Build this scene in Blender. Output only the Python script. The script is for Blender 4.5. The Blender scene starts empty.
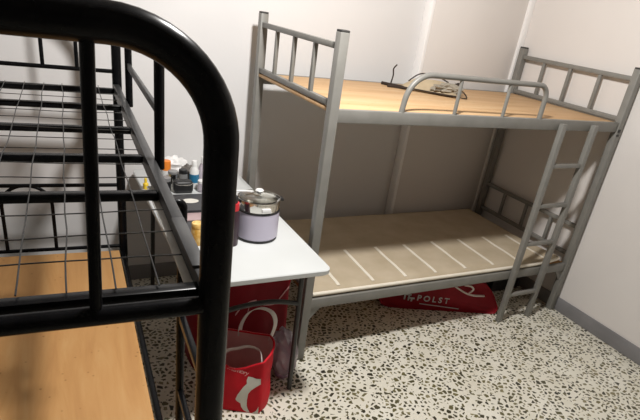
import bpy, bmesh, math, random
from mathutils import Vector, Matrix, noise
PI = math.pi
random.seed(7)
scene = bpy.context.scene
col = scene.collection

# ------------------------------------------------------------------ helpers
def V(*a): return Vector(a)

class B:
    """collects shapes in one bmesh; build() links them as ONE mesh object"""
    def __init__(self): self.bm = bmesh.new()
    def _bev(self, verts, bev, seg=2):
        if bev <= 0: return
        es = set()
        for v in verts:
            for e in v.link_edges: es.add(e)
        bmesh.ops.bevel(self.bm, geom=list(es), offset=bev, segments=seg, affect='EDGES', profile=0.5)
    def box(self, a, b, bev=0.002, seg=2):
        a = Vector(a); b = Vector(b)
        m = Matrix.Translation((a+b)/2) @ Matrix.Diagonal((abs(b.x-a.x), abs(b.y-a.y), abs(b.z-a.z), 1))
        r = bmesh.ops.create_cube(self.bm, size=1, matrix=m)
        self._bev(r['verts'], bev, seg); return self
    def bar(self, p0, p1, w, h, up=(0, 0, 1), bev=0.002):
        p0 = Vector(p0); p1 = Vector(p1); d = (p1-p0); L = d.length; d.normalize()
        up = Vector(up)
        if abs(d.dot(up)) > .99: up = Vector((0, 1, 0))
        s = d.cross(up).normalized(); u = s.cross(d)
        R = Matrix((s, d, u)).transposed().to_4x4()
        m = Matrix.Translation((p0+p1)/2) @ R @ Matrix.Diagonal((w, L, h, 1))
        r = bmesh.ops.create_cube(self.bm, size=1, matrix=m)
        self._bev(r['verts'], bev, 2); return self
    def tube(self, pts, r, n=14, closed=False, cap=True, flat=1.0):
        pts = [Vector(p) for p in pts]; N = len(pts); rings = []; prev = None
        for i, p in enumerate(pts):
            if closed: t = (pts[(i+1) % N]-pts[i-1]).normalized()
            elif i == 0: t = (pts[1]-p).normalized()
            elif i == N-1: t = (p-pts[-2]).normalized()
            else: t = ((pts[i+1]-p).normalized()+(p-pts[i-1]).normalized()).normalized()
            if prev is None:
                a = Vector((0, 0, 1)) if abs(t.z) < .9 else Vector((1, 0, 0))
                u = t.cross(a).normalized()
            else:
                u = (prev-t*prev.dot(t)).normalized()
            prev = u; w = t.cross(u)
            rr = r[i] if isinstance(r, (list, tuple)) else r
            rings.append([self.bm.verts.new(p+(u*math.cos(2*PI*k/n)+w*math.sin(2*PI*k/n)*flat)*rr) for k in range(n)])
        M = N if closed else N-1
        for i in range(M):
            A = rings[i]; Bq = rings[(i+1) % N]
            for k in range(n):
                self.bm.faces.new((A[k], A[(k+1) % n], Bq[(k+1) % n], Bq[k]))
        if cap and not closed:
            self.bm.faces.new(rings[0][::-1]); self.bm.faces.new(rings[-1])
        return self
    def lathe(self, prof, c=(0, 0, 0), n=40, sx=1, sy=1):
        c = Vector(c); rings = []
        for r, z in prof:
            if r < 1e-6: rings.append([self.bm.verts.new(c+V(0, 0, z))])
            else: rings.append([self.bm.verts.new(c+V(r*sx*math.cos(2*PI*k/n), r*sy*math.sin(2*PI*k/n), z)) for k in range(n)])
        for A, Bq in zip(rings, rings[1:]):
            for k in range(n):
                k2 = (k+1) % n
                if len(A) == 1 and len(Bq) == 1: continue
                if len(A) == 1: self.bm.faces.new((A[0], Bq[k2], Bq[k]))
                elif len(Bq) == 1: self.bm.faces.new((A[k], A[k2], Bq[0]))
                else: self.bm.faces.new((A[k], A[k2], Bq[k2], Bq[k]))
        return self
    def ribbon(self, pts, wdir, w, th):
        """flat strap along pts, width along wdir"""
        pts = [Vector(p) for p in pts]; wd = Vector(wdir).normalized(); rows = []
        for i, p in enumerate(pts):
            t = (pts[min(i+1, len(pts)-1)]-pts[max(i-1, 0)]).normalized()
            nn = t.cross(wd).normalized()
            rows.append([self.bm.verts.new(p+wd*a*w/2+nn*b*th/2) for a, b in ((-1, -1), (1, -1), (1, 1), (-1, 1))])
        for A, Bq in zip(rows, rows[1:]):
            for k in range(4): self.bm.faces.new((A[k], A[(k+1) % 4], Bq[(k+1) % 4], Bq[k]))
        self.bm.faces.new(rows[0][::-1]); self.bm.faces.new(rows[-1]); return self
    def build(self, name, mats, parent=None, smooth=True, angle=38):
        bmesh.ops.recalc_face_normals(self.bm, faces=self.bm.faces[:])
        me = bpy.data.meshes.new(name); self.bm.to_mesh(me); self.bm.free()
        for m in (mats if isinstance(mats, (list, tuple)) else [mats]): me.materials.append(m)
        if smooth:
            for p in me.polygons: p.use_smooth = True
            me.set_sharp_from_angle(angle=math.radians(angle))
        o = bpy.data.objects.new(name, me); col.objects.link(o)
        if parent: o.parent = parent
        return o

def fillet(pts, rad, n=8):
    """polyline with rounded corners; rad per inner corner"""
    pts = [Vector(p) for p in pts]; out = [pts[0]]
    for i in range(1, len(pts)-1):
        r = rad[i-1] if isinstance(rad, (list, tuple)) else rad
        a = (pts[i-1]-pts[i]).normalized(); b = (pts[i+1]-pts[i]).normalized()
        ang = a.angle(b); d = r/math.tan(ang/2)
        c = pts[i]+(a+b).normalized()*(r/math.sin(ang/2))
        s = pts[i]+a*d-c; e = pts[i]+b*d-c
        tot = s.angle(e); ax = s.cross(e).normalized()
        for k in range(n+1):
            out.append(c+Matrix.Rotation(tot*k/n, 3, ax) @ s)
    out.append(pts[-1]); return out

def spline(pts, n=8):
    pts = [Vector(p) for p in pts]; P = [pts[0]]+pts+[pts[-1]]; out = []
    for i in range(1, len(P)-2):
        for k in range(n):
            t = k/n; a, b, c, d = P[i-1], P[i], P[i+1], P[i+2]
            out.append(.5*((2*b)+(c-a)*t+(2*a-5*b+4*c-d)*t*t+(3*b-a-3*c+d)*t**3))
    out.append(pts[-1]); return out

def empty(name, loc=(0, 0, 0), rz=0):
    o = bpy.data.objects.new(name, None); col.objects.link(o)
    o.location = loc; o.rotation_euler = (0, 0, rz); o.empty_display_size = .1
    return o
def tag(o, label, cat, group=None, kind=None):
    o['label'] = label; o['category'] = cat
    if group: o['group'] = group
    if kind: o['kind'] = kind
    return o
def part_label(o, label): o['label'] = label; return o

# ------------------------------------------------------------------ materials
def mat(name, color=(.8, .8, .8), rough=.5, metal=0.0, spec=.5, coat=0.0, trans=0.0, alpha=1.0, sss=0):
    m = bpy.data.materials.new(name); m.use_nodes = True
    b = m.node_tree.nodes['Principled BSDF']
    b.inputs['Base Color'].default_value = (*color, 1); b.inputs['Roughness'].default_value = rough
    b.inputs['Metallic'].default_value = metal; b.inputs['Specular IOR Level'].default_value = spec
    b.inputs['Coat Weight'].default_value = coat; b.inputs['Transmission Weight'].default_value = trans
    b.inputs['Alpha'].default_value = alpha
    return m
def nodes(m): return m.node_tree.nodes, m.node_tree.links, m.node_tree.nodes['Principled BSDF']
def N(m, t, **kw):
    n = m.node_tree.nodes.new(t)
    for k, v in kw.items():
        if k in n.inputs: n.inputs[k].default_value = v
        else: setattr(n, k, v)
    return n
def coords(m, scale=(1, 1, 1), rot=(0, 0, 0)):
    tc = N(m, 'ShaderNodeTexCoord'); mp = N(m, 'ShaderNodeMapping')
    mp.inputs['Scale'].default_value = scale; mp.inputs['Rotation'].default_value = rot
    m.node_tree.links.new(tc.outputs['Object'], mp.inputs['Vector']); return mp.outputs['Vector']
def ramp(m, fac, stops):
    r = N(m, 'ShaderNodeValToRGB'); e = r.color_ramp.elements
    while len(e) < len(stops): e.new(.5)
    for s, (p, c) in zip(e, stops): s.position = p; s.color = (*c, 1)
    m.node_tree.links.new(fac, r.inputs['Fac']); return r.outputs['Color']
def bump(m, height, strength=.2, dist=.002):
    b = N(m, 'ShaderNodeBump'); b.inputs['Strength'].default_value = strength; b.inputs['Distance'].default_value = dist
    m.node_tree.links.new(height, b.inputs['Height'])
    m.node_tree.links.new(b.outputs['Normal'], m.node_tree.nodes['Principled BSDF'].inputs['Normal'])
def noisy(m, c1, c2, scale=8, detail=4, bs=.1, bd=.001, bscale=None, stretch=(1, 1, 1)):
    """procedural two-tone mottling plus fine bump"""
    nd, lk, b = nodes(m); v = coords(m, stretch)
    n = N(m, 'ShaderNodeTexNoise', Scale=scale, Detail=detail); lk.new(v, n.inputs['Vector'])
    lk.new(ramp(m, n.outputs['Fac'], [(.35, c1), (.68, c2)]), b.inputs['Base Color'])
    if bs > 0:
        n2 = N(m, 'ShaderNodeTexNoise', Scale=bscale or scale*6, Detail=3); lk.new(v, n2.inputs['Vector'])
        bump(m, n2.outputs['Fac'], bs, bd)
    return m

M = {}
M['wall'] = noisy(mat('white_wall_paint', rough=.75, spec=.25), (.66, .65, .645), (.70, .69, .685), 1.4, 5, .15, .002, 60)
M['wall_warm'] = noisy(mat('warm_white_wall', rough=.75, spec=.25), (.69, .655, .625), (.73, .695, .665), 1.4, 5, .15, .002, 60)  # right wall and projection: slightly warmer, paler tone than the back wall
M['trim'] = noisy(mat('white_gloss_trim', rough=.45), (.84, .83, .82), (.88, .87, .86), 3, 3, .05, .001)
M['ceil'] = noisy(mat('dimmed_ceiling', rough=.9), (.42, .42, .41), (.46, .46, .45), 2, 3, .1, .001)  # unseen ceiling, colour lowered to weaken bounce light
M['wall_dim'] = noisy(mat('dimmed_unseen_wall', rough=.8), (.16, .15, .14), (.20, .19, .18), 2, 3, .1, .001)  # unseen left and front walls, colour darkened to weaken bounce light
M['base_grey'] = noisy(mat('grey_skirting_paint', rough=.55), (.20, .195, .20), (.25, .245, .25), 6, 4, .1, .001)
M['grey_paint'] = noisy(mat('warm_grey_metal_paint', rough=.42, spec=.5), (.192, .187, .170), (.22, .214, .196), 14, 5, .08, .0008, 150)
M['cap'] = noisy(mat('black_plastic_cap', rough=.6), (.02, .02, .02), (.035, .033, .03), 30, 3, .05, .0005)
M['dark_metal'] = noisy(mat('dark_grey_leg_paint', rough=.4), (.025, .025, .025), (.04, .04, .039), 20, 4, .06, .0006)
M['black_paint'] = noisy(mat('gloss_black_metal_paint', rough=.27, spec=.13), (.003, .003, .0035), (.006, .006, .0065), 20, 3, .04, .0004, 120)
M['steel_wire'] = noisy(mat('steel_mesh_wire', rough=.4, metal=.6), (.03, .03, .03), (.05, .05, .048), 40, 3, 0)
M['bare'] = noisy(mat('painted_flange_shine', rough=.4), (.70, .67, .62), (.78, .75, .70), 25, 3, 0)  # pale colour imitates light caught on the glossy black rail
M['worn_steel'] = noisy(mat('worn_grey_rail_paint', rough=.38, spec=.5), (.020, .020, .021), (.036, .036, .036), 14, 4, .05, .0005, 120)

def plywood(name, c1, c2, c3, ax):
    m = mat(name, rough=.6, spec=.3); nd, lk, b = nodes(m)
    st = (1.0, 9, 9) if ax == 'x' else (9, 1.0, 9)
    v = coords(m, st)
    n = N(m, 'ShaderNodeTexNoise', Scale=1.6, Detail=7, Roughness=.6, Distortion=.6); lk.new(v, n.inputs['Vector'])
    base = ramp(m, n.outputs['Fac'], [(.3, c1), (.5, c2), (.72, c3)])
    v2 = coords(m, (60, 60, 60)); s = N(m, 'ShaderNodeTexVoronoi', Scale=.33); lk.new(v2, s.inputs['Vector'])
    sp = ramp(m, s.outputs['Distance'], [(.05, (.45, .36, .25)), (.12, (1, 1, 1))])
    mx = N(m, 'ShaderNodeMix', data_type='RGBA', blend_type='MULTIPLY'); mx.inputs[0].default_value = .6
    lk.new(base, mx.inputs[6]); lk.new(sp, mx.inputs[7]); lk.new(mx.outputs[2], b.inputs['Base Color'])
    bump(m, n.outputs['Fac'], .15, .001); return m
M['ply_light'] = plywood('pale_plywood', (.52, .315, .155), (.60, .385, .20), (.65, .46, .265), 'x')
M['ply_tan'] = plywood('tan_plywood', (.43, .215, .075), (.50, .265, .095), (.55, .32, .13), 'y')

# terrazzo: angular stone chips of several sizes in a pale cement
def terrazzo():
    m = mat('terrazzo', rough=.38, spec=.4); nd, lk, b = nodes(m)
    tc = N(m, 'ShaderNodeTexCoord')
    wn = N(m, 'ShaderNodeTexNoise', Scale=45.0, Detail=2.0); lk.new(tc.outputs['Object'], wn.inputs['Vector'])
    wm = N(m, 'ShaderNodeMix', data_type='VECTOR'); wm.inputs[0].default_value = .008
    lk.new(tc.outputs['Object'], wm.inputs[4]); lk.new(wn.outputs['Color'], wm.inputs[5])
    n0 = N(m, 'ShaderNodeTexNoise', Scale=5.0, Detail=5.0); lk.new(tc.outputs['Object'], n0.inputs['Vector'])
    cur = ramp(m, n0.outputs['Fac'], [(.3, (.73, .695, .58)), (.7, (.82, .795, .70))])
    def layer(cur, scale, lo, hi, stops, keep, off):
        mp = N(m, 'ShaderNodeMapping'); mp.inputs['Location'].default_value = (off, off*.7, 0); mp.inputs['Rotation'].default_value = (0, 0, off)
        mp.inputs['Scale'].default_value = (1, 1, 0)
        lk.new(wm.outputs[1], mp.inputs['Vector'])
        e = N(m, 'ShaderNodeTexVoronoi', feature='DISTANCE_TO_EDGE', voronoi_dimensions='2D', Scale=scale)
        f = N(m, 'ShaderNodeTexVoronoi', feature='F1', voronoi_dimensions='2D', Scale=scale)
        lk.new(mp.outputs[0], e.inputs['Vector']); lk.new(mp.outputs[0], f.inputs['Vector'])
        sep = N(m, 'ShaderNodeSeparateColor'); lk.new(f.outputs['Color'], sep.inputs[0])
        mr = N(m, 'ShaderNodeMapRange'); mr.inputs['To Min'].default_value = lo; mr.inputs['To Max'].default_value = hi
        lk.new(sep.outputs[0], mr.inputs['Value'])
        gt = N(m, 'ShaderNodeMath', operation='GREATER_THAN'); lk.new(e.outputs['Distance'], gt.inputs[0]); lk.new(mr.outputs[0], gt.inputs[1])
        kp = N(m, 'ShaderNodeMath', operation='LESS_THAN'); lk.new(sep.outputs[1], kp.inputs[0]); kp.inputs[1].default_value = keep
        mu = N(m, 'ShaderNodeMath', operation='MULTIPLY'); lk.new(gt.outputs[0], mu.inputs[0]); lk.new(kp.outputs[0], mu.inputs[1])
        cc = ramp(m, sep.outputs[2], stops)
        mx = N(m, 'ShaderNodeMix', data_type='RGBA'); lk.new(mu.outputs[0], mx.inputs[0]); lk.new(cur, mx.inputs[6]); lk.new(cc, mx.inputs[7])
        return mx.outputs[2]
    st = [(0, (.028, .026, .017)), (.30, (.075, .068, .038)), (.6, (.12, .108, .05)), (.85, (.17, .15, .07)), (1, (.27, .24, .14))]
    cur = layer(cur, 58, .14, .34, st, .22, 1.3)
    cur = layer(cur, 36, .14, .34, st, .80, .4)
    lk.new(cur, b.inputs['Base Color']); return m
M['terrazzo'] = terrazzo()

def fabric(name, c1, c2, rough=.9, sc=260, bs=.35):
    m = noisy(mat(name, rough=rough, spec=.15), c1, c2, 7, 5, 0); nd, lk, b = nodes(m)
    v = coords(m); w = N(m, 'ShaderNodeTexNoise', Scale=sc, Detail=2); lk.new(v, w.inputs['Vector']); bump(m, w.outputs['Fac'], bs, .001); return m
M['pad'] = fabric('beige_quilt_cloth', (.45, .375, .265), (.52, .44, .325))
M['tape'] = fabric('cream_tape', (.74, .69, .58), (.80, .75, .65))
M['red_bag'] = fabric('red_nonwoven', (.56, .010, .022), (.66, .018, .03), .62, 320, .25)
M['pink_lining'] = fabric('pale_pink_lining', (.72, .38, .38), (.80, .47, .46), .8)
M['white_web'] = fabric('white_webbing', (.72, .66, .62), (.80, .74, .70))
M['maroon'] = fabric('dark_red_nylon', (.20, .006, .012), (.26, .010, .018), .5, 400, .2)
M['print_white'] = noisy(mat('off_white_print', rough=.6), (.66, .64, .58), (.74, .72, .66), 20, 3, 0)
M['print_grey'] = noisy(mat('silver_grey_print', rough=.5), (.40, .37, .36), (.50, .46, .45), 20, 3, 0)
M['table_white'] = noisy(mat('white_laminate', rough=.35, spec=.5), (.58, .60, .595), (.62, .64, .635), 3, 3, .03, .0004, 90)
M['lavender'] = noisy(mat('lavender_enamel', rough=.3, spec=.5), (.50, .47, .57), (.54, .51, .61), 4, 2, 0)
M['chrome'] = noisy(mat('polished_steel', rough=.12, metal=1), (.70, .68, .64), (.78, .76, .72), 8, 2, 0)
M['glass'] = mat('clear_lid_glass', (.95, .97, .96), .03, trans=1.0)
M['plastic_white'] = noisy(mat('white_plastic', rough=.35), (.76, .76, .75), (.82, .82, .81), 12, 2, 0)
M['plastic_black'] = noisy(mat('matte_black_plastic', rough=.45), (.012, .012, .013), (.022, .022, .023), 20, 3, .05, .0005)
M['plastic_grey'] = noisy(mat('grey_plastic', rough=.4), (.22, .22, .22), (.30, .30, .30), 20, 3, 0)
M['laptop'] = noisy(mat('space_grey_shell', rough=.45, metal=.3), (.055, .055, .06), (.07, .07, .075), 10, 3, 0)
M['orange'] = noisy(mat('orange_plastic', rough=.4), (.85, .25, .03), (.90, .30, .05), 10, 2, 0)
M['blue'] = noisy(mat('blue_label', rough=.45), (.02, .16, .30), (.03, .20, .36), 20, 2, 0)
M['yellow'] = noisy(mat('yellow_plastic', rough=.4), (.80, .55, .03), (.85, .62, .06), 20, 2, 0)
M['amber'] = noisy(mat('amber_contents', rough=.3), (.62, .33, .05), (.85, .62, .25), 60, 3, .1, .001)
M['brown_card'] = noisy(mat('brown_card', rough=.75), (.30, .155, .055), (.36, .19, .075), 8, 4, .1, .0008)
M['mauve'] = noisy(mat('mauve_paper', rough=.6), (.40, .29, .29), (.48, .36, .36), 8, 3, 0)
M['red'] = noisy(mat('red_plastic', rough=.4), (.55, .02, .03), (.62, .03, .04), 15, 2, 0)
M['wine'] = noisy(mat('dark_bottle_enamel', rough=.3), (.03, .012, .02), (.045, .018, .028), 15, 2, 0)
M['tan_paper'] = noisy(mat('tan_kraft_paper', rough=.8), (.42, .33, .21), (.52, .42, .28), 9, 5, .5, .003, 40)
M['grey_cloth'] = fabric('grey_cloth', (.14, .13, .12), (.24, .22, .20))
M['taupe'] = fabric('taupe_cloth', (.26, .23, .18), (.36, .32, .26))
M['cord'] = fabric('dark_brown_cord', (.028, .020, .016), (.05, .036, .03))
M['film'] = noisy(mat('cloudy_plastic_film', rough=.25, trans=.55, spec=.5), (.70, .62, .70), (.82, .76, .82), 12, 4, .6, .006, 25)
M['violet_cloth'] = fabric('violet_cloth', (.40, .27, .42), (.55, .43, .57))

# ------------------------------------------------------------------ the room
XL, XR, YF, YB, YP, ZC = -2.1, 2.04, -4.2, 1.06, 0.985, 2.75
def struct(o, label, cat): return tag(o, label, cat, kind='structure')
T = .1
b = B(); b.box((XL-T, YF-T, -T), (XR+T, YB+T, 0), 0)
struct(b.build('floor', M['terrazzo'], smooth=False), 'pale terrazzo floor with dark olive stone chips', 'floor')
b = B(); b.box((XL-T, YF-T, ZC), (XR+T, YB+T, ZC+T), 0)
struct(b.build('ceiling', M['ceil'], smooth=False), 'unseen ceiling above the room, greyed to cut bounce light', 'ceiling')
b = B(); b.box((XL, YB, 0), (XR, YB+T, ZC), 0)
struct(b.build('wall_back', M['wall'], smooth=False), 'white painted back wall behind both bunk beds', 'wall')
b = B(); b.box((1.19, YP, 0), (XR, YB+.01, ZC), .004)
struct(b.build('trim_1', M['wall_warm']), 'shallow white wall projection in the back right corner', 'pillar')
b = B(); b.box((XR, YF-T, 0), (XR+T, YB+T, ZC), 0)
struct(b.build('wall_right', M['wall_warm'], smooth=False), 'white painted right wall beside the grey bunk bed', 'wall')
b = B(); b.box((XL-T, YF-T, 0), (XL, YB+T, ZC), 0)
struct(b.build('wall_left', M['wall_dim'], smooth=False), 'unseen left wall beside the black bunk bed, darkened to cut bounce light', 'wall')
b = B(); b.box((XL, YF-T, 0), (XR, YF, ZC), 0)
struct(b.build('wall_front', M['wall_dim'], smooth=False), 'unseen wall at the near end of the room, darkened to cut bounce light', 'wall')
b = B(); b.box((XR-.045, YP-.022, .1), (XR, YP+.01, ZC), .005)
struct(b.build('trim_2', M['trim']), 'narrow white cover strip up the back right corner', 'trim')
b = B(); b.box((1.166, YP-.002, .1), (1.190, YB, ZC), .003)  # added bright strip, imitates lamplight on the projection's left face
struct(b.build('lit_face_strip', M['trim']), 'bright strip standing in for the lit left side of the wall projection', 'trim')
def skirting(name, a, c, label):
    b = B(); b.box(a, c, .003); struct(b.build(name, M['base_grey']), label, 'baseboard')
skirting('baseboard_right', (XR-.012, YF, 0), (XR, YP, .10), 'grey painted skirting along the right wall')
skirting('baseboard_back', (XL, YB-.012, 0), (1.19, YB, .10), 'grey painted skirting along the back wall')
skirting('baseboard_pillar', (1.18, YP-.012, 0), (XR-.012, YP, .10), 'grey painted skirting along the wall projection')

# ------------------------------------------------------------------ grey bunk bed
L, W, PW = 2.0, .911, .044
G = M['grey_paint']
bed = empty('bunk_bed', (0, 0, 0))
tag(bed, 'grey metal bunk bed with ladder and plywood top deck in the far right corner', 'bed')
H, HR, LR = 1.657, 1.31, .345
posts = [(0, 0), (0, W), (L, W), (L, 0)]
for x, y in posts:
    b = B(); b.box((x-PW/2, y-PW/2, 0), (x+PW/2, y+PW/2, H-.008), .004)
    p = b.build('post', G, bed)
    c = B(); c.box((x-PW/2+.001, y-PW/2+.001, H-.010), (x+PW/2-.001, y+PW/2-.001, H), .003); part_label(c.build('cap', M['cap'], p), 'black plastic cap')
for y in (0, W):
    for zc, hh in ((HR, .058), (LR, .056)):
        b = B(); b.box((PW/2-.003, y-.014, zc-hh/2), (L-PW/2+.003, y+.014, zc+hh/2), .004); r = b.build('side_rail', G, bed)
        for xx, sg in ((L-PW/2, -1),) if (y == 0 and zc == HR) else ():
            k = B()
            k.box((xx-.012*sg-.01, y-PW/2-.004, zc-.028), (xx-.012*sg+.01, y-PW/2+.004, zc-.010), .001)
            k.box((xx-.012*sg-.01, y-PW/2-.004, zc-.052), (xx-.012*sg+.01, y-PW/2+.004, zc-.040), .001)
            part_label(k.build('rail_hook', M['cap'], r), 'dark slot of the rail hook')
        if zc == LR:
            for xx, sg in ((PW/2-.002, 1), (L-PW/2+.002, -1)):
                g = B(); vs = [g.bm.verts.new((xx+dx*sg, y+dy, LR-.026+dz)) for dy in (-.004, .004) for dx, dz in ((0, 0), (.075, 0), (0, -.085))]
                g.bm.faces.new(vs[:3]); g.bm.faces.new(vs[3:][::-1])
                for i in range(3): g.bm.faces.new((vs[i], vs[3+i], vs[3+(i+1) % 3], vs[(i+1) % 3]))
                g.build('gusset', G, r)
for x in (0, L):
    for zt, zb in ((1.592, 1.357), (.632, .435)):
        er = []
        for z in (zt, zb):
            b = B(); b.box((x-.0125, PW/2-.003, z-.013), (x+.0125, W-PW/2+.003, z+.013), .003); er.append(b.build('end_rail', G, bed))
        for y in (.238, .468, .692):
            b = B(); b.box((x-.009, y-.011, zb+.012), (x+.009, y+.011, zt-.012), .002); b.build('end_bar', G, bed)
# deck boards on cross slats
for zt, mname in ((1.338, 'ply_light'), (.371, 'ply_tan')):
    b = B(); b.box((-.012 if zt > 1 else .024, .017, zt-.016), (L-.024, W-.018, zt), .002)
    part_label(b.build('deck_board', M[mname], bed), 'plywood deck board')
    for x in (.35, .67, 1.0, 1.33, 1.65):
        b = B(); b.box((x-.015, .012, zt-.042), (x+.015, W-.012, zt-.0165), .002); b.build('deck_slat', G, bed)
# guard rail on the upper front
b = B(); b.tube(fillet([(.365, 0, 1.335), (.385, 0, 1.513), (1.290, 0, 1.512), (1.290, 0, 1.335)], [.135, .065], 10), .0135, 16)
gr = b.build('guard_rail', G, bed)
for x in (.685, 1.012):
    b = B(); b.tube([(x, 0, 1.335), (x, 0, 1.506)], .0095, 12); b.build('guard_bar', G, gr)
# ladder hooked on the upper front rail
lad = []
ly = -.032
for x in (1.466, 1.739):
    b = B(); b.box((x-.017, ly-.014, 0), (x+.017, ly+.0185, 1.322), .004); lad.append(b.build('ladder_stile', G, bed))
for z in (1.078, .827, .572, .205):
    b = B(); b.box((1.466+.012, ly-.012, z-.012), (1.739-.012, ly+.012, z+.012), .003); b.build('ladder_rung', G, bed)

# mattress pad on the lower deck
mat_e = empty('mattress_pad', (0, 0, 0))
tag(mat_e, 'thin beige mattress pad with cream stripes on the lower deck of the grey bunk', 'mattress')
b = B(); nx, ny = 60, 30; x0, x1, y0, y1, zt0 = .024, 1.915, .006, .940, .3735
def padz(x, y):
    e = min(1, min(x-x0, x1-x, y-y0, y1-y)/.035)
    z = .022+.020*math.sqrt(max(0, e))
    z += .004*noise.noise(V(x*3, y*3, 1))+.002*noise.noise(V(x*9, y*9, 4))
    lift = max(0, (x-1.67)/.24)**2*.022*max(0, 1-(y-y0)/.3) if x > 1.67 else 0
    return zt0+z+lift, lift
grid = []
for i in range(nx+1):
    row = []
    for j in range(ny+1):
        fx = i/nx; fy = j/ny
        x = x0+(x1-x0)*fx; y = y0+(y1-y0)*fy
        z, lf = padz(x, y); wob = .006*noise.noise(V(x*2.2, 7, 0)) if j == 0 else 0
        row.append((b.bm.verts.new((x, y+wob, z)), b.bm.verts.new((x, y+wob, zt0+.001+lf))))
    grid.append(row)
for i in range(nx):
    for j in range(ny):
        b.bm.faces.new((grid[i][j][0], grid[i+1][j][0], grid[i+1][j+1][0], grid[i][j+1][0]))
        b.bm.faces.new((grid[i][j][1], grid[i][j+1][1], grid[i+1][j+1][1], grid[i+1][j][1]))
def rim(a, c):
    b.bm.faces.new((a[0], a[1], c[1], c[0]))
for i in range(nx): rim(grid[i][0], grid[i+1][0]); rim(grid[i+1][ny], grid[i][ny])
for j in range(ny): rim(grid[0][j+1], grid[0][j]); rim(grid[nx][j], grid[nx][j+1])
b.build('pad', M['pad'], mat_e, angle=70)
for i, x in enumerate((.20, .42, .642, .862, 1.09, 1.322, 1.55, 1.775)):
    b = B(); pts = []
    for k in range(13):
        y = .030+(.405-.030)*k/12; xx = x+.02*k/12
        pts.append((xx, y, padz(xx, y)[0]+.0012))
    b.ribbon(pts, (1, 0, 0), .019, .003); part_label(b.build('stripe', M['tape'], mat_e), 'cream stripe')
pts = []
for k in range(61):
    x = x0+.01+(x1-x0-.02)*k/60; wob = .006*noise.noise(V(x*2.2, 7, 0)); z, lf = padz(x, y0); pts.append((x, y0+wob-.002, zt0+.019+lf))
b = B(); b.tube(pts, .0105, 10); part_label(b.build('piping', M['tape'], mat_e), 'cream edge piping')

# ------------------------------------------------------------------ black bunk bed (local frame: near right post at the origin)
BK = M['black_paint']
bb = empty('bunk_bed', (-.885, -1.25, 0), -math.radians(2.76))
tag(bb, 'black tubular metal bunk bed with bare wire mesh upper deck in the left foreground', 'bed')
BW, BL, RT = .88, 1.985, .0275
def arch(y, r, z0=0, ztop=1.683):
    b = B(); b.tube(fillet([(.005, y, z0), (.005, y, ztop), (-BW, y, ztop), (-BW, y, z0)], .160, 14), r, 24); return b
nf = arch(0, RT).build('end_frame', BK, bb)
ff = arch(BL, .0215).build('end_frame', BK, bb)
def end_bits(y, par, tr, br, zdeck, bars):
    for z in zdeck:
        b = B(); b.tube([(-.01, y, z), (-BW+.01, y, z)], tr, 16); b.build('cross_tube', BK, par)
    for x, za, zb in bars:
        b = B(); b.tube([(x-(.011 if zb > 1.6 and y == 0 else 0), y, za), (x, y, zb)], br, 12); b.build('upright_bar', BK, par)
end_bits(0, nf, .017, .0098, (1.235, .38), [(x, 1.235, 1.68) for x in (-.178, -.44, -.702)]+[(x, .38, .75) for x in (-.3, -.58)])
end_bits(BL, ff, .0095, .0085, (1.318, .753, .402), [(x, 1.318, 1.68) for x in (-.165, -.305, -.575, -.715)])
for y, par in ((0, nf), (BL, ff)):
    b = B(); b.tube(fillet([(-.322, y, .40), (-.322, y, .752), (-.542, y, .752), (-.542, y, .40)], .105, 8), .0085, 12); b.build('headboard_loop', BK, par)
# deck frames: side rails, end rails, slats, wire mesh / board
for z, lower in ((1.245, False), (.375, True)):
    for x in (.0, -BW):
        hw = .010 if lower else .0135
        b = B(); b.box((x-hw, .02, z-.030), (x+hw, BL-.015, z+(.008 if lower else .018)), .003)
        r_ = b.build('side_rail', BK if lower else M['worn_steel'], bb)
        if not lower: part_label(r_, 'worn dark grey side rail')
    for y in (.050, BL-.045):
        b = B(); b.box((-BW+.008, y-.014, z-.024), (-.008, y+.014, z+.003), .003); b.build('deck_end_rail', BK, bb)
    for y in (.538, .855, 1.195, 1.56):
        b = B(); b.box((-BW+.015, y-.014, z-.016), (-.015, y+.014, z+.006), .003); b.build('deck_slat', BK, bb)
b = B(); b.box((-.030, .07, 1.224), (-.010, .64, 1.229), .001); part_label(b.build('flange_shine', M['bare'], bb), 'strip inside the rail, its pale colour standing in for shine')  # shine on the black rail put in as a pale strip
b = B()
xs = [-.082-.0745*i for i in range(10)]
ys = [.17, .285, .405, .535, .655, .775, .92, 1.045, 1.17, 1.30, 1.415, 1.545, 1.672, 1.785, 1.90]
def sag(x, y): return 1.2555+.006*noise.noise(V(x*4, y*4, 0))-.004*math.sin(PI*min(1, y/BL))
for x in xs:
    b.tube([(x+.005*noise.noise(V(x*30, y*5, 2)), y, sag(x, y)) for y in [.05+(BL-.1)*i/36 for i in range(37)]], .0016, 6)
for y in ys:
    b.tube([(x, y+.006*noise.noise(V(x*6, y*30, 5)), sag(x, y)-.003) for x in [-.02-(BW-.04)*i/20 for i in range(21)]], .0015, 6)
part_label(b.build('wire_mesh', M['steel_wire'], bb), 'thin steel wire mesh')
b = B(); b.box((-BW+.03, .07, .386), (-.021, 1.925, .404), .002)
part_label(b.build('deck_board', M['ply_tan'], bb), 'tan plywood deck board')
# guard rail of the upper deck, right side
b = B(); b.tube(fillet([(.024, .775, 1.235), (.024, .775, 1.600), (.024, 1.62, 1.600), (.024, 1.62, 1.235)], .04, 8), .0145, 14)
gb = b.build('guard_rail', BK, bb)
b = B(); b.bar((.024, .785, 1.400), (.024, 1.61, 1.400), .012, .024, bev=.002); part_label(b.build('guard_bar', M['worn_steel'], gb), 'worn grey guard bar')
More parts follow.
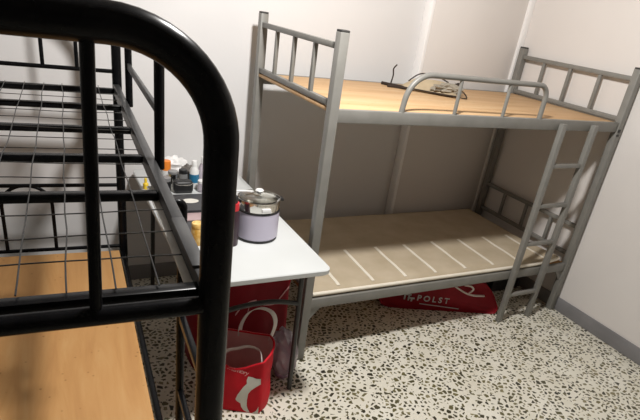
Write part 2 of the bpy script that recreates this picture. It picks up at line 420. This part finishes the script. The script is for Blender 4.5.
# ladder at the near right corner
for y in (.502, .135):
    b = B(); b.tube(fillet([(.042, y, 0), (.042, y, 1.232), (.012, y, 1.232)], .014, 5), .0125, 14); b.build('ladder_stile', BK, bb)
for z in (.885, .605, .325):
    b = B(); b.box((.033, .14, z-.012), (.051, .498, z+.012), .003); b.build('ladder_rung', BK, bb)
b = B(); b.box((-.018, .085, 1.262), (.011, .320, 1.270), .003)
part_label(b.build('rail_bracket', M['worn_steel'], bb), 'worn grey bracket plate over the rail')

# ------------------------------------------------------------------ table
TX0, TX1, TY0, TY1, TZ = -.683, -.085, -.352, 1.035, .74
tb = empty('table', ((TX0+TX1)/2, (TY0+TY1)/2, 0))
tag(tb, 'white topped folding table with dark metal legs between the two bunk beds', 'table')
ox, oy = tb.location.x, tb.location.y
b = B()
rr = .04; outl = []
for cx, cy, a0 in ((TX1-rr, TY1-rr, 0), (TX0+rr, TY1-rr, 90), (TX0+rr, TY0+rr, 180), (TX1-rr, TY0+rr, 270)):
    for k in range(9):
        a = math.radians(a0+90*k/8); outl.append((cx+rr*math.cos(a)-ox, cy+rr*math.sin(a)-oy))
levels = [(TZ-.026, -.004), (TZ-.022, 0), (TZ-.004, 0), (TZ, -.004)]
rings = []
for z, ins in levels:
    rings.append([b.bm.verts.new((x+(ins if x > 0 else -ins), y+(ins if y > 0 else -ins), z)) for x, y in outl])
for A, C_ in zip(rings, rings[1:]):
    for k in range(len(A)): b.bm.faces.new((A[k], A[(k+1) % len(A)], C_[(k+1) % len(A)], C_[k]))
b.bm.faces.new(rings[0][::-1]); b.bm.faces.new(rings[-1])
b.build('table_top', M['table_white'], tb)
for yl in (-.215, .90):
    for xl in (-.148, -.602):
        b = B(); b.tube([(xl-ox, yl-oy, 0), (xl-ox-.01*(1 if xl > -.4 else -1), yl-oy, TZ-.03)], .0125, 14); b.build('leg', M['dark_metal'], tb)
    b = B(); b.tube(spline([(-.155-ox, yl-oy, .500), (-.27-ox, yl-oy, .527), (-.39-ox, yl-oy, .530), (-.52-ox, yl-oy, .512), (-.598-ox, yl-oy, .492)], 8), .0115, 12)
    b.build('arched_brace', M['dark_metal'], tb)
    b = B(); b.box((-.625-ox, yl-oy-.015, TZ-.045), (-.13-ox, yl-oy+.015, TZ-.026), .003); b.build('leg_mount', M['dark_metal'], tb)

# ------------------------------------------------------------------ things on the table
def lathe_part(name, prof, m, par, c=(0, 0, 0), **kw):
    b = B(); b.lathe(prof, c, **kw); return b.build(name, m, par)
# lavender pot
pot = empty('cooking_pot', (-.292, .035, TZ))
tag(pot, 'lavender electric cooking pot with steel rim and glass lid on the white table', 'pot')
lathe_part('foot_ring', [(0, 0), (.088, 0), (.094, .004), (.095, .012), (0, .012)], M['plastic_black'], pot, n=56)
lathe_part('body', [(0, .011), (.092, .011), (.0975, .018), (.0965, .132), (.0955, .138), (0, .138)], M['lavender'], pot, n=56)
lathe_part('seam_ring', [(.092, .137), (.0975, .1375), (.0975, .144), (.092, .1445)], M['plastic_black'], pot, n=56)
lathe_part('steel_rim', [(.094, .143), (.0952, .145), (.0958, .186), (.0975, .188), (.0975, .191), (.0945, .191), (.0935, .186), (.0925, .145), (0, .1445)], M['chrome'], pot, n=56)
lid = lathe_part('lid', [(.0925, .190), (.088, .194), (.066, .201), (.03, .206), (.0, .207), (0, .204), (.03, .203), (.064, .198), (.086, .192)], M['glass'], pot, n=56)
lathe_part('lid_knob', [(0, .206), (.010, .207), (.009, .212), (.017, .215), (.019, .222), (.015, .227), (0, .228)], M['plastic_white'], lid, n=28)
b = B(); b.box((.092, -.018, .172), (.116, .018, .186), .004); b.build('side_handle', M['plastic_black'], pot)
b = B(); b.box((-.116, -.018, .172), (-.092, .018, .186), .004); b.build('side_handle', M['plastic_black'], pot)
b = B(); b.box((-.02, -.1015, .152), (.022, -.0935, .170), .002); b.build('rim_tab', M['plastic_white'], pot)
# white spoon lying on the lid
sp = empty('spoon', (-.365, .062, TZ+.207), math.radians(180))
tag(sp, 'white plastic spoon lying across the pot lid', 'spoon')
b = B(); b.ribbon(spline([(.05, .0, .0065), (.0, .003, .006), (-.03, .006, .005), (-.050, .01, .005)], 6), (0, 1, 0), .012, .004); b.build('handle', M['plastic_white'], sp)
b = B(); b.lathe([(0, .0), (.014, .003), (.020, .010), (.018, .0105), (.012, .005), (0, .003)], (.063, -.003, .004), n=24, sx=1.3); b.build('bowl', M['plastic_white'], sp)
# dark bottle behind the black post
bt = empty('bottle', (-.436, -.028, TZ))
tag(bt, 'tall dark bottle with red collar beside the lavender pot', 'bottle')
lathe_part('body', [(0, 0), (.032, 0), (.034, .005), (.034, .140), (.027, .165), (0, .165)], M['wine'], bt, n=32)
lathe_part('collar', [(0, .164), (.0305, .164), (.031, .170), (.030, .196), (0, .197)], M['red'], bt, n=32)
lathe_part('cap', [(0, .196), (.023, .196), (.023, .222), (.019, .226), (0, .226)], M['plastic_black'], bt, n=32)
# laptop
lp = empty('laptop', (-.505, .440, TZ+.003)); tag(lp, 'closed dark grey laptop lying on the white table', 'laptop')
b = B(); b.box((-.155, -.112, .001), (.155, .112, .009), .003); b.build('base', M['laptop'], lp)
b = B(); b.box((-.155, -.112, .0095), (.155, .112, .0165), .003); ld = b.build('lid', M['laptop'], lp)
b = B(); b.lathe([(0, .0160), (.042, .0160), (.042, .0172), (0, .0172)], (.012, .012, 0), n=40, sy=.72); part_label(b.build('emblem', M['print_white'], ld), 'pale oval emblem')
b = B(); b.box((-.655, .05, TZ), (-.40, .585, TZ+.003), .001); o = b.build('desk_mat', M['laptop']); tag(o, 'dark grey desk mat under the closed laptop', 'mat')
b = B(); b.box((-.61, .235, TZ+.003), (-.41, .322, TZ+.009), .001); nb = b.build('notebook', M['mauve']); tag(nb, 'thin mauve notebook lying in front of the laptop', 'notebook')
# amber jar
jr = empty('jar', (-.573, .0, TZ)); tag(jr, 'small jar of amber food behind the black bed post', 'jar')
lathe_part('body', [(0, 0), (.026, 0), (.028, .004), (.028, .072), (.024, .080), (0, .080)], M['amber'], jr, n=32)
lathe_part('lid', [(0, .079), (.027, .079), (.027, .095), (.025, .098), (0, .098)], M['amber'], jr, n=32)
b = B(); b.box((-.656, -.305, TZ), (-.606, .020, TZ+.022), .002); o = b.build('cardboard_box', M['brown_card']); tag(o, 'flat brown cardboard box on the left edge of the table', 'box')
# clutter at the back of the table
def bottle(loc, label, r, h, mbody, mcap, ch=.03, cr=.6, labelm=None, name='bottle', neck=True):
    e = empty(name, (*loc, TZ)); tag(e, label, 'bottle' if name == 'bottle' else name)
    lathe_part('body', [(0, 0), (r*.95, 0), (r, .004), (r, h*.8), (r*cr, h), (0, h)], mbody, e, n=28)
    lathe_part('cap', [(0, h-.001), (r*cr, h-.001), (r*cr, h+ch), (r*cr*.85, h+ch+.003), (0, h+ch+.003)], mcap, e, n=28)
    if labelm:
        part_label(lathe_part('label', [(r+.0002, h*.28), (r+.001, h*.28), (r+.001, h*.66), (r+.0002, h*.66)], labelm, e, n=28), 'blue label')
    return e
bottle((-.540, .80), 'white bottle with bright orange cap at the back of the table', .024, .072, M['plastic_white'], M['orange'], .048, 1.02)
bottle((-.412, .70), 'white bottle with blue label at the back of the table', .025, .120, M['plastic_white'], M['plastic_white'], .03, .55, M['blue'])
bottle((-.352, .74), 'clear pump bottle next to the blue labelled bottle', .026, .125, M['film'], M['plastic_white'], .035, .5)
bottle((-.572, .655), 'squat black jar left of the black pouch', .027, .058, M['plastic_black'], M['plastic_grey'], .018, .95, name='jar')
bottle((-.520, .725), 'silver tin behind the black pouch', .026, .075, M['chrome'], M['plastic_grey'], .012, 1.0, name='tin')
bottle((-.463, .735), 'dark grey cup with lid behind the black pouch', .024, .070, M['plastic_grey'], M['plastic_black'], .02, .95, name='cup')
pc = empty('pouch', (-.487, .632, TZ)); tag(pc, 'small black zipped pouch behind the laptop', 'pouch')
b = B(); b.box((-.050, -.030, 0), (.050, .030, .068), .018, 4); b.build('body', M['plastic_black'], pc)
b = B(); b.tube(spline([(-.047, -.022, .058), (-.025, -.0305, .049), (.025, -.0305, .049), (.047, -.022, .058)], 6), .0022, 8); part_label(b.build('zip', M['chrome'], pc), 'silver zip')
bottle((-.385, .632), 'short translucent tub right of the black pouch', .024, .05, M['film'], M['plastic_white'], .012, 1.0, name='tub')
bottle((-.666, .70), 'tiny yellow bottle at the left edge of the table', .014, .035, M['yellow'], M['yellow'], .02, .5)
def blob(name, c, s, m, seed, amp=.35, sub=4, parent=None, freq=3.0):
    b = B(); bmesh.ops.create_icosphere(b.bm, subdivisions=sub, radius=1)
    for v in b.bm.verts:
        n = v.co.normalized(); q = 1+amp*noise.noise(n*freq+V(seed, 0, 0))+amp*.5*abs(noise.noise(n*freq*2.2+V(0, seed, 3)))-amp*.2
        v.co = V(n.x*s[0]*q, n.y*s[1]*q, max(-s[2]*.96, n.z*s[2]*q))+Vector(c)
    return b.build(name, m, parent, angle=50)
o = blob('cloth_pouch', (-.415, .812, TZ+.045), (.05, .035, .047), M['grey_cloth'], 21, .35); tag(o, 'crumpled dark grey cloth pouch behind the lidded cup', 'pouch')
o = blob('plastic_bag', (-.475, .905, TZ+.055), (.085, .05, .057), M['plastic_white'], 11, .35); tag(o, 'crumpled white plastic bag at the very back of the table', 'bag')

# ------------------------------------------------------------------ bags under the table
def bag_surface(u, v, P):
    """u in 0..1 round the bag (front left corner first), v in 0..1 up"""
    Wd, Dp = P['w'], P['d']; per = 2*(Wd+Dp); s = u*per
    if s < Wd: x, y, side = s, 0, 'f'; q = s/Wd
    elif s < Wd+Dp: x, y, side = Wd, s-Wd, 'r'; q = (s-Wd)/Dp
    elif s < 2*Wd+Dp: x, y, side = Wd-(s-Wd-Dp), Dp, 'b'; q = (s-Wd-Dp)/Wd
    else: x, y, side = 0, Dp-(s-2*Wd-Dp), 'l'; q = (s-2*Wd-Dp)/Dp
    bl = P['belly']*math.sin(PI*q)*math.sin(PI*min(1, v*.9+.05))
    htop = {'f': P['hf']-P['sag']*math.sin(PI*q)**1.2, 'r': P['hf']+(P['hb']-P['hf'])*q+.02*math.sin(PI*q), 'b': P['hb'], 'l': P['hb']+(P['hf']-P['hb'])*q}[side]
    z = v*htop
    if side == 'f': y -= bl
    if side == 'b': y += bl
    if side == 'r': x += bl*1.6+P.get('gus', 0)*math.sin(PI*q)*(.3+.7*abs(2*v-1))
    if side == 'l': x -= bl
    w = .006*noise.noise(V(x*9+P['seed'], y*9, z*7))+.003*noise.noise(V(x*24, y*24+P['seed'], z*16))
    w *= min(1, v*6)
    k = 1+.06*(v-.5)*P.get('flare', 0)
    return V((x-Wd)*k+w, y-w+P.get('lean', 0)*v, z)
def make_bag(par, P, mats):
    b = B(); nu, nv = 96, 22
    rows = [[b.bm.verts.new(bag_surface(i/nu, j/nv, P)+(V(0, 0, .0025) if j == 0 else V(0, 0, 0))) for i in range(nu)] for j in range(nv+1)]
    for j in range(nv):
        for i in range(nu):
            b.bm.faces.new((rows[j][i], rows[j][(i+1) % nu], rows[j+1][(i+1) % nu], rows[j+1][i]))
    b.bm.faces.new(rows[0][::-1])
    o = b.build('body', mats, par, angle=60)
    md = o.modifiers.new('Solidify', 'SOLIDIFY'); md.thickness = .0022; md.offset = -1
    if len(mats) > 1: md.material_offset = 1
    return o
def front_pt(X, Z, P, off=.003):
    """point on the bag's front face at local X (negative, 0 = right edge) and height Z"""
    Wd, Dp = P['w'], P['d']; q = (X+Wd)/Wd; q = max(0.0, min(.999, q)); u = q*Wd/(2*(Wd+Dp))
    h = P['hf']-P['sag']*math.sin(PI*q)**1.2
    p = bag_surface(u, max(0.001, min(1, Z/h)), P); return V(X, p.y-off, Z)
def print_on(name, outline, fn, m, par, cell=.008):
    """flat print: polygon triangulated, subdivided and laid on the cloth"""
    b = B(); vs = [b.bm.verts.new((x, 0, z)) for x, z in outline]; b.bm.faces.new(vs)
    bmesh.ops.triangulate(b.bm, faces=b.bm.faces[:])
    for _ in range(3):
        es = [e for e in b.bm.edges if e.calc_length() > cell]
        if not es: break
        bmesh.ops.subdivide_edges(b.bm, edges=es, cuts=1); bmesh.ops.triangulate(b.bm, faces=b.bm.faces[:])
    for v in b.bm.verts: v.co = fn(v.co.x, v.co.z)
    return b.build(name, m, par)
def text_on(name, body, size, fn, m, par, spacing=1.0, shear=0, bold=0):
    cu = bpy.data.curves.new(name, 'FONT'); cu.body = body; cu.size = size; cu.shear = shear; cu.space_character = spacing; cu.offset = bold; cu.resolution_u = 4
    t = bpy.data.objects.new(name, cu); col.objects.link(t)
    bpy.context.view_layer.update()
    me = bpy.data.meshes.new_from_object(t.evaluated_get(bpy.context.evaluated_depsgraph_get()))
    bpy.data.objects.remove(t)
    me.name = name; me.materials.clear(); me.materials.append(m)
    for v in me.vertices: v.co = fn(v.co.x, v.co.y)
    o = bpy.data.objects.new(name, me); col.objects.link(o); o.parent = par; return o

P1 = dict(w=.24, d=.19, hf=.305, hb=.318, sag=.055, belly=.012, seed=3.1, lean=.0, gus=.028)
bg = empty('shopping_bag', (-.356, -.337, 0), math.radians(-30))
tag(bg, 'red shopping bag with white dolphin print standing on the floor under the table', 'bag')
make_bag(bg, P1, [M['red_bag'], M['pink_lining']])
dol = [(-.061, .216), (-.045, .213), (-.025, .207), (-.004, .210), (-.002, .180), (-.022, .163), (-.043, .140), (-.058, .112), (-.062, .085), (-.060, .058), (-.052, .030), (-.040, .006),
       (-.056, .009), (-.072, .018), (-.082, .036), (-.086, .058), (-.104, .070), (-.110, .080), (-.101, .112), (-.090, .135), (-.077, .160), (-.064, .176), (-.066, .196)]
part_label(print_on('dolphin_print', dol, lambda x, z: front_pt(x, z, P1), M['print_white'], bg), 'white leaping dolphin shape')
part_label(print_on('tail_print', [(-.030, .006), (-.012, .020), (-.002, .050), (-.001, .004)], lambda x, z: front_pt(x, z, P1), M['print_white'], bg, .006), 'white print at the lower corner')
part_label(text_on('lettering', 'memory', .032, lambda x, y: front_pt(-.158+x*.985, .243-.22*x+y, P1), M['pink_lining'], bg, .85, .3), 'faint white handwritten lettering')
h1 = [(-.146, .197, .285), (-.142, .197, .345), (-.116, .197, .410), (-.080, .197, .443), (-.045, .197, .452), (-.008, .197, .440), (.012, .197, .410), (.016, .197, .365), (.000, .197, .285)]
b = B(); b.ribbon(spline(h1, 8), (.55, .75, .0), .024, .003); part_label(b.build('handle', M['white_web'], bg), 'white webbing handle standing up')
h2 = [(-.016, .010, .235), (-.010, .022, .285), (-.028, .055, .318), (-.080, .072, .320), (-.130, .062, .308), (-.170, .050, .300), (-.182, .030, .285), (-.178, .012, .24)]
b = B(); b.ribbon(spline(h2, 8), (.15, .5, -.85), .024, .003); part_label(b.build('handle', M['white_web'], bg), 'white webbing handle flopped inward')
b = B(); nu = 96
b.tube([bag_surface(i/nu, 1.0, P1)+V(0, 0, -.006) for i in range(nu)], .0055, 8, closed=True); b.build('hem', M['red_bag'], bg)
# second red bag behind
P2 = dict(w=.50, d=.15, hf=.50, hb=.52, sag=.02, belly=.02, seed=8.4)
b2 = empty('shopping_bag', (-.058, .09, 0), math.radians(2))
tag(b2, 'large dark red bag with pale swirl print, at the back under the table', 'bag')
make_bag(b2, P2, [M['maroon'], M['maroon']])
for nm, pts in (('swirl_print', [(-.30, .300), (-.268, .338), (-.225, .358), (-.19, .362)]), ('swirl_print', [(-.19, .345), (-.15, .333), (-.10, .325), (-.075, .326)]),
                ('swirl_print', [(-.06, .345), (-.03, .380), (-.006, .405)]), ('swirl_print', [(-.235, .300), (-.228, .33), (-.222, .355)])):
    b = B(); b.ribbon([front_pt(x, z, P2, .004) for x, z in [(q.x, q.z) for q in spline([(a, 0, c) for a, c in pts], 6)]], (0, .05, 1), .010, .002)
    part_label(b.build(nm, M['pink_lining'], b2), 'pale pink swirl')
# clear bag with violet contents
cb = empty('plastic_bag', (-.135, -.105, 0)); tag(cb, 'cloudy plastic bag with violet contents beside the right table leg', 'bag')
blob('contents', (-.012, .0, .095), (.052, .075, .095), M['violet_cloth'], 4, .25, 4, cb)
o = blob('film', (-.012, .0, .140), (.066, .090, .140), M['film'], 6, .22, 4, cb)

# ------------------------------------------------------------------ racket bag under the lower bunk
rb = empty('racket_bag', (1.53, .035, 0), math.radians(-21))
tag(rb, 'dark red racket bag with white lettering lying under the grey bunk', 'bag')
ol = spline([(-.03, 0, .004), (-.018, 0, .045), (-.045, 0, .100), (-.095, 0, .175), (-.155, 0, .228), (-.23, 0, .258), (-.31, 0, .262), (-.42, 0, .250), (-.58, 0, .212), (-.70, 0, .172), (-.80, 0, .128),
             (-.85, 0, .085), (-.85, 0, .045), (-.81, 0, .012), (-.72, 0, .003), (-.5, 0, .002), (-.3, 0, .002), (-.08, 0, .001)], 5)
b = B(); D = .13; rings = []
cxm = sum(p.x for p in ol)/len(ol); czm = .11
for yy, s in ((.012, .93), (.004, .965), (.0, .99), (.004, 1.0), (D/2, 1.012), (D-.004, 1.0), (D, .99), (D-.004, .965), (D-.012, .93)):
    ring = []
    for p in ol:
        ring.append(b.bm.verts.new((p.x+(1-s)*-.25*(1 if p.x > -.5 else -1)*.5, yy, max(.001, czm+(p.z-czm)*s))))
    rings.append(ring)
rings[0:4] = rings[0:4]
for A, C_ in zip(rings, rings[1:]):
    for k in range(len(A)): b.bm.faces.new((A[k], A[(k+1) % len(A)], C_[(k+1) % len(A)], C_[k]))
def fan(ring, yb):
    c0 = b.bm.verts.new((-.40, yb, .11))
    for k in range(len(ring)): b.bm.faces.new((c0, ring[k], ring[(k+1) % len(ring)]))
fan(rings[0], -.004); fan(rings[-1], D+.004)
b.build('body', M['maroon'], rb, angle=60)
face = lambda x, z: V(x, -.006, z)
def strip(name, pts, w, m, lab):
    b = B(); b.ribbon([face(x, z) for x, z in pts], (0, .02, 1) if abs(pts[0][0]-pts[-1][0]) > abs(pts[0][1]-pts[-1][1]) else (1, .02, 0), w, .004); return part_label(b.build(name, m, rb), lab)
tl = lambda x, y: face(-.605+x, .076-.05*x+y)
part_label(text_on('lettering', 'POLST', .058, tl, M['print_grey'], rb, 1.5, 0, .0015), 'pale block lettering')
b = B()
for q in ([(-.705, .118), (-.648, .114)], [(-.668, .092), (-.622, .089)]): b.bar(face(*q[0]), face(*q[1]), .004, .010, bev=0)
for q in ([(-.690, .118), (-.690, .078)], [(-.662, .116), (-.662, .072)], [(-.640, .090), (-.640, .066)]): b.bar(face(*q[0]), face(*q[1]), .010, .004, up=(0, 1, 0), bev=0)
part_label(b.build('emblem', M['print_grey'], rb), 'pale double T emblem')
strip('underline', [(-.58, .052), (-.30, .030)], .005, M['print_grey'], 'thin pale line of print')
hp = spline([(-.40, -.010, .225), (-.35, -.022, .195), (-.285, -.028, .165), (-.225, -.022, .150), (-.150, -.010, .146)], 8)
b = B(); b.tube(hp, .0085, 10, flat=.6); part_label(b.build('carry_handle', M['white_web'], rb), 'pale carry handle')
b = B(); b.tube(spline([(-.305, -.010, .215), (-.262, -.020, .214), (-.243, -.020, .192), (-.262, -.012, .160)], 8), .006, 10); part_label(b.build('handle_loop', M['white_web'], rb), 'pale loop at the handle')

sb = empty('dark_fill_box', (1.84, .50, 0)); tag(sb, 'plain black box under the right end of the grey bunk', 'box')  # black box added to fill the dark area under the bed end
b = B(); b.box((-.14, -.20, 0), (.14, .20, .20), .012, 3); b.build('body', M['plastic_black'], sb)
b = B(); b.box((-.147, -.207, .197), (.147, .207, .222), .006, 3); b.build('lid', M['plastic_black'], sb)

# ------------------------------------------------------------------ crumpled paper bag on the upper bunk
ub = empty('paper_bag', (1.0, .62, 1.338)); tag(ub, 'flattened tan paper bag with dark cords on the upper bunk board', 'bag')
b = B(); nx, ny = 30, 18; g = []
cor = [V(-.175, .10, 0), V(.10, -.14, 0), V(.32, .12, 0), V(.00, .235, 0)]
for i in range(nx+1):
    for j in range(ny+1):
        u, v = i/nx, j/ny
        p = cor[0].lerp(cor[1], u).lerp(cor[3].lerp(cor[2], u), v)
        e = min(u, 1-u, v, 1-v)
        z = .008+.062*math.sin(PI*min(1, v*1.15))*(.55+.45*math.sin(PI*u))*min(1, e*5)**.6+.012*noise.noise(V(u*5, v*5, 2))*min(1, e*6)
        g.append(b.bm.verts.new((p.x+.01*noise.noise(V(v*6, u*4, 1)), p.y+.012*noise.noise(V(u*5, v*3, 5)), max(.004, z))))
for i in range(nx):
    for j in range(ny):
        a = i*(ny+1)+j; b.bm.faces.new((g[a], g[a+ny+1], g[a+ny+2], g[a+1]))
o = b.build('paper', M['tan_paper'], ub, angle=60); md = o.modifiers.new('Solidify', 'SOLIDIFY'); md.thickness = .003; md.offset = -1
def cord(pts, r, lab='dark cord'):
    b = B(); b.tube(spline(pts, 6), r, 8); return part_label(b.build('cord', M['cord'], ub), lab)
cord([(-.215, .215, .010), (-.175, .12, .012), (-.09, .03, .012), (-.01, -.06, .012), (.09, -.145, .012)], [.009]*9+[.0045]*16)
cord([(-.235, .12, .008), (-.17, .09, .010), (-.11, .02, .010)], .007)
cord([(-.165, .19, .01), (-.15, .20, .06), (-.155, .20, .10), (-.135, .20, .125)], .0045)
cord([(.09, -.145, .010), (.15, -.165, .008), (.22, -.09, .008), (.30, .02, .008), (.34, .09, .010)], .0035)
cord([(.00, .235, .03), (.06, .20, .085), (.14, .14, .085), (.20, .08, .06)], .004)
blob('cloth_wad', (.11, -.035, .034), (.11, .05, .034), M['taupe'], 9, .5, 4, ub)
blob('cord_knot', (.215, .0, .055), (.03, .022, .018), M['cord'], 2, .3, 3, ub)

# ------------------------------------------------------------------ light and camera
def lamp(name, loc, e, r, c):
    l = bpy.data.lights.new(name, 'SPOT'); l.energy = e; l.shadow_soft_size = r; l.color = c; l.spot_size = math.radians(176); l.spot_blend = .12
    o = bpy.data.objects.new(name, l); col.objects.link(o); o.location = loc; return o
lamp('ceiling_lamp', (-.18, -.6, 2.6), 163, .09, (1.0, .97, .94))
w = bpy.data.worlds.new('world'); scene.world = w; w.use_nodes = True
w.node_tree.nodes['Background'].inputs[0].default_value = (.8, .85, 1, 1); w.node_tree.nodes['Background'].inputs[1].default_value = .05

cam = bpy.data.cameras.new('camera'); co = bpy.data.objects.new('camera', cam); col.objects.link(co)
yaw, pit, rol, f = .539, -.452, .152, 521.554
fw = V(math.sin(yaw)*math.cos(pit), math.cos(yaw)*math.cos(pit), math.sin(pit))
r = V(math.cos(yaw), -math.sin(yaw), 0); u = r.cross(fw)
R2 = r*math.cos(rol)+u*math.sin(rol); U2 = -r*math.sin(rol)+u*math.cos(rol)
co.matrix_world = Matrix.Translation((-1.126, -2.033, 1.744)) @ Matrix((R2, U2, -fw)).transposed().to_4x4()
cam.sensor_fit = 'HORIZONTAL'; cam.sensor_width = 36; cam.lens = f/640*36; cam.shift_x = -7.603/640; cam.shift_y = 49.435/640
cam.clip_start = .02
scene.camera = co
vs = scene.view_settings
scene.display_settings.display_device = 'sRGB'
vs.view_transform = 'Standard'; vs.look = 'None'; vs.gamma = 1; vs.exposure = .36; vs.use_curve_mapping = False
scene.cycles.max_bounces = 12; scene.cycles.diffuse_bounces = 8; scene.cycles.transparent_max_bounces = 12
